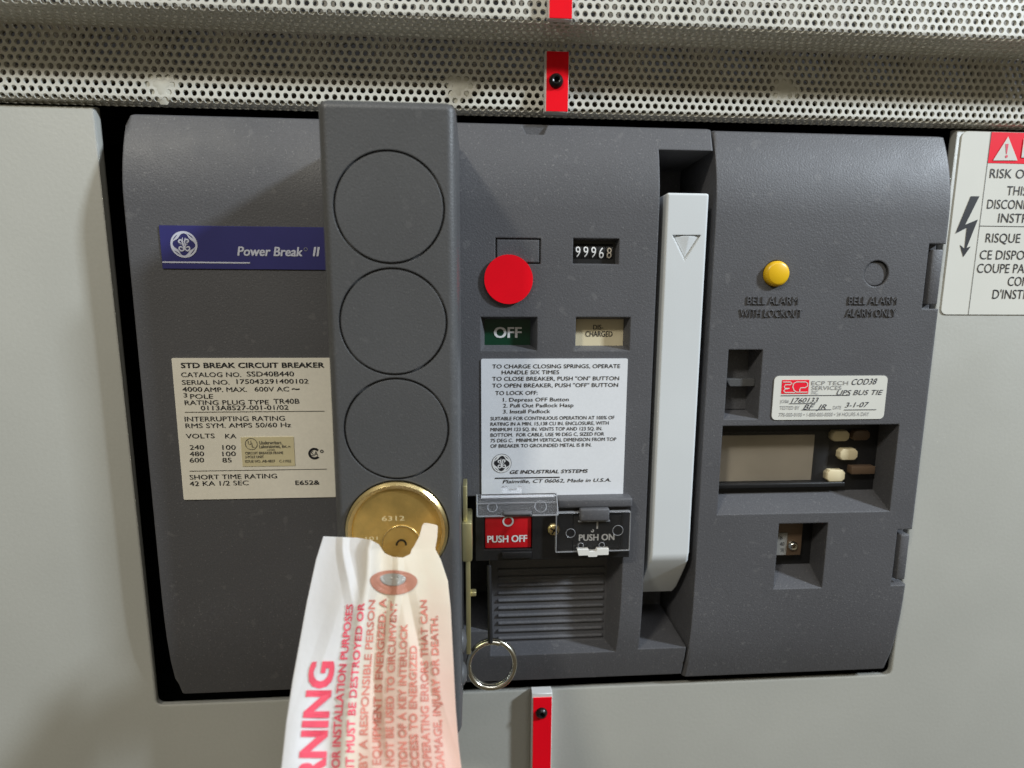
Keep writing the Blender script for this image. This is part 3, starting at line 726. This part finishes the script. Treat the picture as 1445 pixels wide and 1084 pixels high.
plate('blank_disc', disc_pts(gry.x, gry.z, 0.00425, 40), YF+0.0007, YF+0.0023, 'plastic', trip, bev=0.0002)
# embossed captions
def emboss(name, body, pl, pr, pb, h):
    ik = Ink(); a = P(pl, pb, YF); b = P(pr, pb, YF); hz = P(pl, pb-h, YF).z-a.z
    V, F = glyphs(body, 0.012, 0.0, 2)
    bm = bmesh.new(); vs = [bm.verts.new((a.x+u*(b.x-a.x), YF-0.00042, a.z+v*hz)) for u, v in V]
    for f in F:
        try: bm.faces.new([vs[i] for i in f])
        except ValueError: pass
    r = bmesh.ops.extrude_face_region(bm, geom=bm.faces[:])
    for e in r['geom']:
        if isinstance(e, bmesh.types.BMVert): e.co.y = YF+0.0003
    return frombm(name, bm, 'plastic', trip)
emboss('raised_lettering', 'BELL ALARM', 1053.5, 1125.5, 429.5, 11); emboss('raised_lettering', 'WITH LOCKOUT', 1043.5, 1131, 447.5, 11)
emboss('raised_lettering', 'BELL ALARM', 1196.5, 1264.5, 429.5, 11); emboss('raised_lettering', 'ALARM ONLY', 1193, 1263.5, 447, 11)
# lever in the slot
ys = YF+0.009
zl = P(1045, 533, YF+0.006).z; lx0 = P(1024, 540, YF+0.0055).x; lx1 = P(1062, 540, YF+0.0045).x
bm = bmesh.new(); prism(bm, [(lx0+0.0006, zl-0.0028), (lx1, zl-0.0028), (lx1, zl), (lx0-0.0012, zl)], YF+0.0030, ys+0.0005)
frombm('slide_lever', bm, 'housing', trip)
q = RC(1022, 500, 1058, 580, ys); box('slot_strip', q[0], q[1], ys-0.001, ys+0.0004, bS[2], bS[3], 'plastic', trip)
# display bay
yd = YF+0.011
box('display_bezel', bV[0]-0.001, bV[1]+0.001, yd-0.0006, yd+0.001, bV[2]-0.001, bV[3]+0.001, 'black', trip)
q = RC(1017, 614, 1147.5, 679, yd-0.0012); lcd = box('display_window', bV[0]+0.0002, q[1], yd-0.0012, yd-0.0002, q[2], q[3], 'lcd', trip, bev=0.0002, seg=1)
q = RC(1017, 609, 1168, 684, yd-0.0022); box('display_glass', bV[0]+0.0002, q[1], yd-0.0024, yd-0.0018, q[2], q[3], 'acrylic_glass', trip, bev=0.0002, seg=1)
q2 = RC(1017, 681, 1190, 687, yd-0.003); box('bezel_rail', bV[0]+0.0002, q2[1], yd-0.0040, yd, q2[2], q2[3], 'black', trip, bev=0.0004)
for (pxc, pyc, wpx, hpx, mm) in ((1186.6, 615.5, 24, 14.5, 'key_cream'), (1215.7, 614.5, 24, 14, 'key_brown'), (1197.7, 641.6, 25, 15.5, 'key_cream'), (1179.6, 671.7, 25.5, 16, 'key_cream')):
    q = RC(pxc-wpx/2, pyc-hpx/2, pxc+wpx/2, pyc+hpx/2, yd-0.003); cc = 0.0011
    pts = [(q[0]+cc, q[2]), (q[1]-cc, q[2]), (q[1], q[2]+cc), (q[1], q[3]-cc), (q[1]-cc, q[3]), (q[0]+cc, q[3]), (q[0], q[3]-cc), (q[0], q[2]+cc)]
    plate('keypad_key', pts, yd-0.0032, yd, mm, trip, bev=0.0004)
q = RC(1201, 658, 1234, 669, yd-0.003); box('key_guard', q[0], q[1], yd-0.0035, yd, q[2], q[3], 'key_brown', trip, bev=0.0003)
# rating plug behind the small window
yg = YF+0.011
q = RC(1100, 742, 1125, 775, yg); box('plug_back', bG[0]-0.002, bG[1]+0.002, yg-0.0003, yg+0.001, bG[2]-0.001, bG[3]+0.001, 'black', trip)
q = RC(1096, 745, 1127, 784, yg-0.002); plug = box('rating_plug', bG[0]+0.0002, q[1], yg-0.0040, yg, q[2]+0.001, bG[3]-0.0003, 'key_brown', trip, bev=0.0003)
q = RC(1096, 752, 1110, 783, yg-0.0042); box('plug_label', bG[0]+0.0003, q[1], yg-0.0043, yg-0.0038, q[2], q[3], 'plug_grey', trip)
ik = Ink(); text(ik, 'TR', 1101, 1106, 779, 5, yg-0.0043); text(ik, '40', 1100.5, 1106.5, 770, 5, yg-0.0043); text(ik, 'B', 1101, 1104, 761, 4, yg-0.0043); ik.build('plug_lettering', 'ink', trip)
c = P(1120, 771, yg-0.005); bm = bmesh.new(); lathe(bm, [(0.0008, yg-0.0035), (0.0008, yg-0.0052), (0.0013, yg-0.0054), (0.0019, yg-0.0048), (0.0019, yg-0.0035)], c.x, c.z, 24); frombm('plug_screw', bm, 'steel', trip, 50)

# =================================================================== KEY INTERLOCK (box bolted to the breaker front)
kil = thing('key_interlock', (0, 0, 0), 'tall dark grey interlock box with three round blanks and a brass key lock', 'key interlock')
IX0, IX1, IZ1, IZ0, IYF = -0.0668, -0.0303, 0.0994, -0.0905, -0.0450
bm = bmesh.new(); v = bm_box(bm, IX0, IX1, IYF, YF+0.0005, IZ0, IZ1)
# long side draft: slightly wider at the back
ed = [e for e in bm.edges if not all(abs(q.co.y-(YF+0.0005)) < 1e-6 for q in e.verts)]
bmesh.ops.bevel(bm, geom=ed, offset=0.0026, segments=6, profile=0.5, affect='EDGES')
hou = frombm('housing', bm, 'housing', kil, 60)
KC = [(-0.0485, 0.0716), (-0.0482, 0.0407), (-0.0481, 0.0100)]
cuts = []
R_K = 0.01475
for x, z in KC:
    bm = bmesh.new(); lathe(bm, [(R_K-0.00032, IYF-0.002), (R_K+0.00032, IYF-0.002), (R_K+0.00032, IYF+0.0014), (R_K-0.00032, IYF+0.0014), (R_K-0.00032, IYF-0.002)], x, z, 72)
    bmesh.ops.remove_doubles(bm, verts=bm.verts[:], dist=1e-7); cuts.append(cutter(bm))
LX, LZ = -0.0487, -0.0205; RLK = 0.0151
bm = bmesh.new(); prism(bm, disc_pts(LX, LZ, RLK+0.0002, 64), IYF-0.004, IYF+0.010); cuts.append(cutter(bm))
boolean(hou, cuts)
for x, z in KC:
    plate('knockout_blank', disc_pts(x, z, R_K-0.0003, 72), IYF-0.00006, IYF+0.0003, 'housing', hou)
# brass lock face
bm = bmesh.new(); lathe(bm, [(0, IYF-0.0004), (0.0128, IYF-0.0004), (0.0131, IYF-0.0012), (0.0142, IYF-0.0016), (0.0150, IYF-0.0008), (0.0150, IYF+0.008)], LX, LZ, 64)
lock = frombm('lock_cylinder', bm, 'brass_face', kil, 25)
lock.data.materials.append(MATS['brass'])
for p in lock.data.polygons:
    c = p.center; 
    if math.hypot(c.x-LX, c.z-LZ) > 0.0129: p.material_index = 1
pc = P(566, 768, IYF-0.001)
bm = bmesh.new(); tube_pts(bm, [(pc.x+0.0055*math.cos(2*math.pi*k/40), IYF-0.0005, pc.z+0.0055*math.sin(2*math.pi*k/40)) for k in range(40)], 0.00022, 5, True); frombm('plug_ring', bm, 'brass', lock, 60)
bm = bmesh.new(); tube_pts(bm, [(pc.x+0.0014*math.cos(math.pi*k/12), IYF-0.0006, pc.z-0.0005+0.0016*math.sin(math.pi*k/12)) for k in range(13)], 0.0003, 5); frombm('keyway', bm, 'screw_black', lock, 60)
ik = Ink(); YLk = IYF-0.0004
text(ik, '6312', 539, 571, 735, 6.5, YLk, bold=0.008); text(ik, '101', 516, 533, 762, 4.5, YLk); ik.build('stamped_number', 'brass_light', lock)
# yellow passivated steel bracket along the right flank
def zbox(nm, pl, pt, pr, pb, Y, y0, y1, bev=0.0003, xo=0):
    q = RC(pl, pt, pr, pb, Y); return box(nm, q[0], q[1], y0, y1, q[2], q[3], 'zinc', kil, bev=bev)
zbox('bracket_plate', 653, 686, 659, 742, -0.024, -0.024, -0.016)
zbox('bracket_block', 651.5, 738, 666.5, 794, -0.026, -0.026, -0.012, 0.0008)
zbox('bracket_strip', 657.5, 790, 664, 924, -0.024, -0.024, -0.017)
zbox('bracket_pin', 663, 836, 672, 842, -0.022, -0.022, -0.0195)
for py in (915, 962):
    c = P(641, py, -0.034); bm = bmesh.new(); n = 14
    for k in range(1):
        prof = [(0, -0.0300), (0.0022, -0.0296), (0.0036, -0.0286), (0.0042, -0.0272)]
    rings = []
    for r, xo in ((0.0001, 0.0016), (0.0022, 0.0013), (0.0035, 0.0006), (0.0040, -0.0006)):
        rings.append([bm.verts.new((IX1+xo, -0.030+r*math.cos(2*math.pi*k/n), c.z+r*math.sin(2*math.pi*k/n))) for k in range(n)])
    for A, B in zip(rings, rings[1:]):
        for k in range(n): bm.faces.new((A[k], A[(k+1) % n], B[(k+1) % n], B[k]))
    frombm('side_screw', bm, 'housing', kil, 60)
# black padlock hasp pin hanging in the slot
a = P(690, 798, -0.0135); b = P(692, 907, -0.0200)
bm = bmesh.new(); tube_pts(bm, [a, a.lerp(b, 0.3), a.lerp(b, 0.7), b], [0.0009, 0.00085, 0.00085, 0.0009], 10); frombm('hasp_pin', bm, 'black', brk, 60)

# =================================================================== LOOSE THINGS
# split ring on the hasp pin
rc = P(694, 937, -0.0182); rr_ = 0.0084
bm = bmesh.new(); pts = []
N = 72
for k in range(N+1):
    t = k/N; a = math.radians(70) + 2*math.pi*1.93*t; rd = rr_ + 0.00028*math.sin(5*a)*0.2
    pts.append((rc.x + rd*math.cos(a), rc.y - 0.0010 + 0.0021*t + 0.0012*math.sin(a), rc.z + rd*math.sin(a)))
tube_pts(bm, pts, 0.00095, 10)
ring = frombm('split_ring', bm, 'steel', None, 70); tag(ring, 'steel split key ring hanging from the black hasp pin', 'key ring')

# red strips with white backing, one screw each
def strip(pl, pt, pr, pb, Y, th, zlo, zhi, label, screw):
    x0, x1, z0, z1 = RC(pl, pt, pr, pb, Y-th)
    if zlo is not None: z0 = zlo
    if zhi is not None: z1 = zhi
    t = thing('marker_strip', (0, 0, 0), label, 'marker strip', 'red marker strips')
    box('backing', x0, x1, Y-th, Y, z0, z1, 'white_edge', t, bev=0.0002, seg=1)
    dz = 0.0014 if zhi is None else 0
    box('red_face', x0+0.0006, x1-0.0002, Y-th-0.0004, Y-th+0.0001, z0+0.0002, z1-(0.0003 if screw is None or screw[2] else 0.0016), 'red', t)
    if screw:
        c = P(screw[0], screw[1], Y-th); yy = Y-th-0.0003
        bm = bmesh.new(); lathe(bm, [(0.0007, yy-0.0004), (0.0009, yy-0.0014), (0.0013, yy-0.0016), (0.0020, yy-0.0011), (0.0024, yy-0.0003), (0.0024, yy+0.0002)], c.x, c.z, 24)
        s = frombm('screw', bm, 'screw_black', t, 50)
        bm = bmesh.new(); prism(bm, disc_pts(c.x, c.z, 0.0008, 6), yy-0.00045, yy); frombm('hex_socket', bm, 'interior', t)
    return t
strip(768.5, 72, 802.5, 158.5, YL-0.0004, 0.0030, None, None, 'short red strip with black screw on the lower band of the grille', (784.5, 115, True))
strip(773, -60, 808.5, 27.5, YU-0.0004, 0.0020, None, 0.165, 'red strip on the forward upper band of the grille', None)
strip(749.5, 979, 778, 1150, 0.0, 0.0042, -0.19, None, 'red strip with black screw on the panel below the breaker', (764, 1005, False))

# round red sticker over the blank window
c = P(717.8, 394.4, YF-0.0012)
st = plate('round_sticker', disc_pts(c.x, c.z, 0.00830, 56), YF-0.0011, YF+0.0, 'red', None, bev=0.0002); tag(st, 'round plain red sticker above the green OFF flag', 'sticker')

# service sticker
YS = YF-0.0003
srv = thing('service_sticker', (0, 0, 0), 'white rounded service sticker with red logo and handwritten date on the trip unit', 'sticker')
q = RC(1091, 530.5, 1250, 592, YS)
plate('paper_face', rrect(q[0], q[1], q[2], q[3], 0.0017, 6), YS, YF+0.0002, 'label_warn', srv)
def ZS(ik, body, xa, xb, yb_, h, **k): text(ik, body, 1080+xa/8.028, 1080+xb/8.028, 520+yb_/8.028, h/8.028, YS, **k)
q = RC(1080+187/8.028, 520+131/8.028, 1080+492/8.028, 520+287/8.028, YS-0.0001)
box('logo_patch', q[0], q[1], YS-0.0001, YS+0.0001, q[2], q[3], 'red_label', srv)
ik = Ink(); lw, lh = q[1]-q[0], q[3]-q[2]
def lp(u, v): return (q[0]+u*lw, q[2]+v*lh)
for s in ([(0.03,0.86),(0.30,0.86),(0.36,0.76),(0.30,0.66),(0.12,0.66),(0.08,0.5),(0.12,0.40),(0.28,0.40)], [(0.28,0.40),(0.12,0.34),(0.07,0.22),(0.14,0.10),(0.50,0.10)],
          [(0.72,0.86),(0.52,0.86),(0.42,0.74),(0.40,0.5),(0.46,0.24),(0.56,0.12),(0.66,0.12),(0.68,0.30)], [(0.52,0.86),(0.86,0.86),(0.94,0.76),(0.94,0.56),(0.86,0.44),(0.70,0.44),(0.66,0.30),(0.68,0.12),(0.96,0.12)]):
    ik.ribbon([lp(*p) for p in s], 0.00032, YS-0.0002)
ik.build('logo_lines', 'label_warn', srv)
ik = Ink(); ZS(ik, 'ECP TECH', 520, 935, 188, 44, bold=0.0); ZS(ik, 'SERVICES', 520, 860, 243, 44); ZS(ik, 'INC.', 520, 600, 292, 40)
ZS(ik, 'JOB#', 165, 265, 390, 36); ZS(ik, 'TESTED BY', 160, 385, 466, 40); ZS(ik, 'DATE', 765, 856, 462, 38); ZS(ik, '770-000-0100 \u2022 1-800-000-0000 \u2022 24 HOURS A DAY', 150, 1170, 546, 42)
ik.build('printed_lettering', 'ink_grey', srv)
ik = Ink(); ZS(ik, 'COD38', 975, 1262, 186, 66, shear=0.35, pb2=520+178/8.028); ZS(ik, 'UPS BUS TIE', 805, 1330, 302, 56, shear=0.3, pb2=520+298/8.028)
ZS(ik, '1760133', 290, 600, 388, 54, shear=0.35, pb2=520+384/8.028); ZS(ik, 'BF  JR', 425, 690, 464, 56, shear=0.4); ZS(ik, '3-1-07', 900, 1170, 442, 56, shear=0.3, pb2=520+436/8.028)
for xa, xb, yy in ((172, 955, 308), (270, 565, 398), (410, 745, 469), (890, 1255, 469)):
    a = P(1080+xa/8.028, 520+yy/8.028, YS); b = P(1080+xb/8.028, 520+yy/8.028, YS); ik.rule(a.x, b.x, a.z, 0.00022, YS-0.00014)
ik.build('handwriting', 'ink_hand', srv)

# warning label on the panel
YW = -0.00035
wl = thing('warning_label', (0, 0, 0), 'white bilingual warning label with red header and black lightning bolt beside the breaker', 'warning label')
x0_, _, z0_, z1_ = RC(1343, 186, 1445, 444, YW); WX1 = 0.236
plate('label_face', rrect(x0_, WX1, z0_, z1_, 0.0022, 6), YW, 0.0001, 'label_warn', wl)
def zx(X, Y): return P(1290+X/3.735, 170+Y/3.735, YW)
vx = zx(346, 540).x
ik = Ink(); ik.poly([(vx-0.0001, YW-0.0001, z0_), (vx+0.0001, YW-0.0001, z0_), (vx+0.0001, YW-0.0001, z1_), (vx-0.0001, YW-0.0001, z1_)])
zz = zx(450, 558).z; ik.rule(vx, WX1, zz, 0.0002, YW-0.0001)
def ZW(body, xa, xb, yb_, h=48): text(ik, body, 1290+xa/3.735, 1290+xb/3.735, 170+yb_/3.735, h/3.735, YW, bold=0.0)
ZW('RISK OF', 396, 607, 303); ZW('THIS', 485, 592, 394); ZW('DISCONN', 382, 606, 465); ZW('INSTR', 440, 598, 538)
ZW('RISQUE', 374, 556, 643); ZW('CE DISPOS', 343, 604, 732); ZW('COUPE PA', 328, 578, 803); ZW('COM', 490, 600, 872); ZW('D\'INSTR', 410, 602, 940)
ik.build('lettering', 'ink', wl)
ik = Ink()
bolt = [(297,400),(343,400),(268,550),(335,522),(275,672),(297,664),(258,720),(240,655),(264,676),(276,566),(216,597)]
ik.poly([zx(*p) + Vector((0, -0.00012, 0)) for p in bolt][::-1]); bo = ik.build('lightning_bolt', 'ink', wl)
hz0 = zx(450, 226).z
box('red_header', vx+0.0001, WX1-0.0002, YW-0.0001, YW+0.0001, hz0, z1_-0.0001, 'red_label', wl)
ik = Ink(); k = Vector((0, -0.0003, 0)); ik.poly([zx(412,212)+k, zx(541,212)+k, zx(492,86)+k]); ik.build('alert_triangle', 'label_warn', wl)
ik = Ink(); k = Vector((0, -0.0004, 0)); ik.poly([zx(484,178)+k, zx(480,178)+k, zx(477,125)+k, zx(493,125)+k]); c = zx(482, 191); ik.disc(c.x, c.z, 0.0005, YW-0.0004, 14); ik.build('exclamation_mark', 'ink_red', wl)
ik = Ink(); text(ik, 'D', 1442, 1462, 222, 26, YW-0.0002, bold=0.02); ik.build('header_lettering', 'label_warn', wl)

# ---- paper warning tag hanging from the lock
tg = thing('warning_tag', (0, 0, 0), 'creased white paper warning tag with red print hanging from the brass lock', 'tag')
def interp(tab, t):
    if t <= tab[0][0]: return tab[0][1]
    for (a, va), (b, vb) in zip(tab, tab[1:]):
        if t <= b:
            k = (t-a)/(b-a); return va+(vb-va)*k
    return tab[-1][1]
LT_ = [(735, 462), (758, 456), (790, 446), (850, 433), (900, 424), (960, 413), (1020, 404), (1084, 397), (1160, 388), (1300, 372)]
RT_ = [(735, 618), (758, 617), (775, 614), (790, 622), (820, 632), (860, 636), (920, 639), (1000, 643), (1050, 647), (1084, 651), (1160, 659), (1300, 672)]
def tag_y(py, u):
    k = (py-740)/345.0
    y = -0.0520 - 0.028*k**1.1 if k > 0 else -0.0520 + 0.004*k
    y += -0.0022*math.sin(math.pi*u)*(1-0.4*k)                                     # belly
    crease = 0.44 - 0.10*k
    y += -0.0022*math.exp(-((u-crease)/0.055)**2)*max(0.0, 1-0.5*k)                 # fold ridge
    y += 0.0012*math.exp(-((u-crease-0.12)/0.08)**2)*max(0.0, 1-0.3*k)
    y += 0.0007*math.sin(9*u+6*k) + 0.0005*math.sin(17*u-4*k+1)*k
    for u0_, k0_, sl, wd_, am in ((0.20, 0.10, 0.55, 0.06, -0.0007), (0.62, 0.30, -0.25, 0.045, -0.0009), (0.80, 0.55, 0.35, 0.06, 0.0010), (0.15, 0.62, -0.30, 0.08, -0.0004), (0.52, 0.75, 0.15, 0.05, 0.0009)):
        d_ = abs((u-u0_) - sl*(k-k0_)); y += am*max(0.0, 1-d_/wd_)*math.exp(-((k-k0_)/0.28)**2)
    if py < 850: y += 0.0045*max(0, (u-0.55))*(850-py)/110                          # top curls back to the lock
    return min(y, IYF-0.0022)
def TP(u, py, off=0.0):
    px = interp(LT_, py) + u*(interp(RT_, py)-interp(LT_, py))
    p = P(px, py, tag_y(py, u))
    return p + (CAM-p).normalized()*0 + Vector((0, -off, 0))
TOP = [(0, 757), (0.30, 759), (0.42, 762), (0.50, 768), (0.535, 774), (0.56, 781), (0.62, 786), (0.70, 787), (0.77, 782), (0.81, 772), (0.845, 755), (0.86, 742), (0.875, 738), (0.93, 739), (0.99, 741), (1.0, 743)]
bm = bmesh.new(); NU, NV = 180, 220; BOT = 1290; grid = []
cl = bm.loops.layers.float_color.new('cream_tint')
for i in range(NU+1):
    u = i/NU; t = interp(TOP, u)
    grid.append([bm.verts.new(TP(u, t + (BOT-t)*(j/NV)**1.15)) for j in range(NV+1)])
for i in range(NU):
    for j in range(NV): bm.faces.new((grid[i][j], grid[i+1][j], grid[i+1][j+1], grid[i][j+1]))
info = {}
for i in range(NU+1):
    for j in range(NV+1):
        u = i/NU; k = j/NV; info[grid[i][j]] = max(0.0, min(1.0, 0.5/(1+math.exp(-(u-0.43+0.10*k)*22)) + 0.45*max(0, min(1, (k-0.12)*2.2))*(1/(1+math.exp(-(u-0.45+0.1*k)*14)))))
for f in bm.faces:
    for lp_ in f.loops: a = info[lp_.vert]; lp_[cl] = (a, a, a, 1)
me = bpy.data.meshes.new('paper_sheet'); bm.to_mesh(me); bm.free(); sh = link('paper_sheet', me, 'paper', tg); me.shade_smooth()
sd = sh.modifiers.new('thickness', 'SOLIDIFY'); sd.thickness = 0.00016; sd.offset = 0
# print: lines run upward; pos = column u of the baseline (at right of the letters), end = pixel row where the line ends at the top
ik = Ink(); ir = Ink()
def tagline(ink, body, u0, u1, top, length, bold=0.02, lift=0.00038):
    V, F = glyphs(body, bold, 0.0, 3)
    # u (along text 0..1) -> pixel row from top+length up to top ; cap height -> leftwards
    for k, (sx, sz) in enumerate(over(bold)):
        def fn(a, h):
            h += sz; py = top + (1-a)*length - sx*(u1-u0)*230; return TP(u1 - h*(u1-u0), py, lift + k*0.00001)
        ink.mesh2d(V, F, fn)
tagline(ik, 'WARNING', 0.100, 0.245, 934, 262, 0.03)
rows = [('THIS KEY IS FOR INSTALLATION PURPOSES', 0.325, 852, 330), ('ONLY, IT MUST BE DESTROYED OR', 0.405, 850, 290), ('REMOVED BY A RESPONSIBLE PERSON', 0.48, 846, 330), ('BEFORE EQUIPMENT IS ENERGIZED. A', 0.555, 844, 300),
        ('KEY MUST NOT BE USED TO CIRCUMVENT', 0.63, 848, 310), ('THE FUNCTION OF A KEY INTERLOCK', 0.705, 880, 280), ('GAIN ACCESS TO ENERGIZED', 0.77, 910, 230), ('CAUSE OPERATING ERRORS THAT CAN', 0.84, 846, 290), ('EQUIPMENT DAMAGE, INJURY OR DEATH.', 0.91, 868, 310)]
for i, (s, u, top, ln) in enumerate(rows):
    tagline(ir if 1 < i else ik, s, u-0.045, u, top, ln, 0.018)
ik.build('red_lettering', 'ink_red', tg); ir.build('dull_red_lettering', 'ink_rust', tg)
# punched eyelet: reddish reinforcing patch and the grey metal behind
ik = Ink()
def oval(ink, cx, cy, rx, ry, lift, n=40, k=1.0):
    w_ = interp(RT_, cy)-interp(LT_, cy); l_ = interp(LT_, cy)
    def pt(f, t):
        a = 2*math.pi*t/n; return TP((cx + f*rx*math.cos(a) - l_)/w_, cy + f*ry*math.sin(a)*(1.25 if math.sin(a) > 0 else 0.8), lift)
    for q in range(4):
        for t in range(n): ink.poly([pt(q/4+0.001, t), pt((q+1)/4, t), pt((q+1)/4, t+1), pt(q/4+0.001, t+1)])
mat('eyelet_red', (0.44, 0.19, 0.125), 0.6, var=0.15, vscale=200); mat('eyelet_grey', (0.36, 0.345, 0.31), 0.45, metal=0.3, var=0.15, vscale=400)
oval(ik, 556, 817, 33, 17, 0.0005); ik.build('eyelet_patch', 'eyelet_red', tg)
ik = Ink(); oval(ik, 555, 814, 18, 8.5, 0.0008); ik.build('eyelet_disc', 'eyelet_grey', tg)
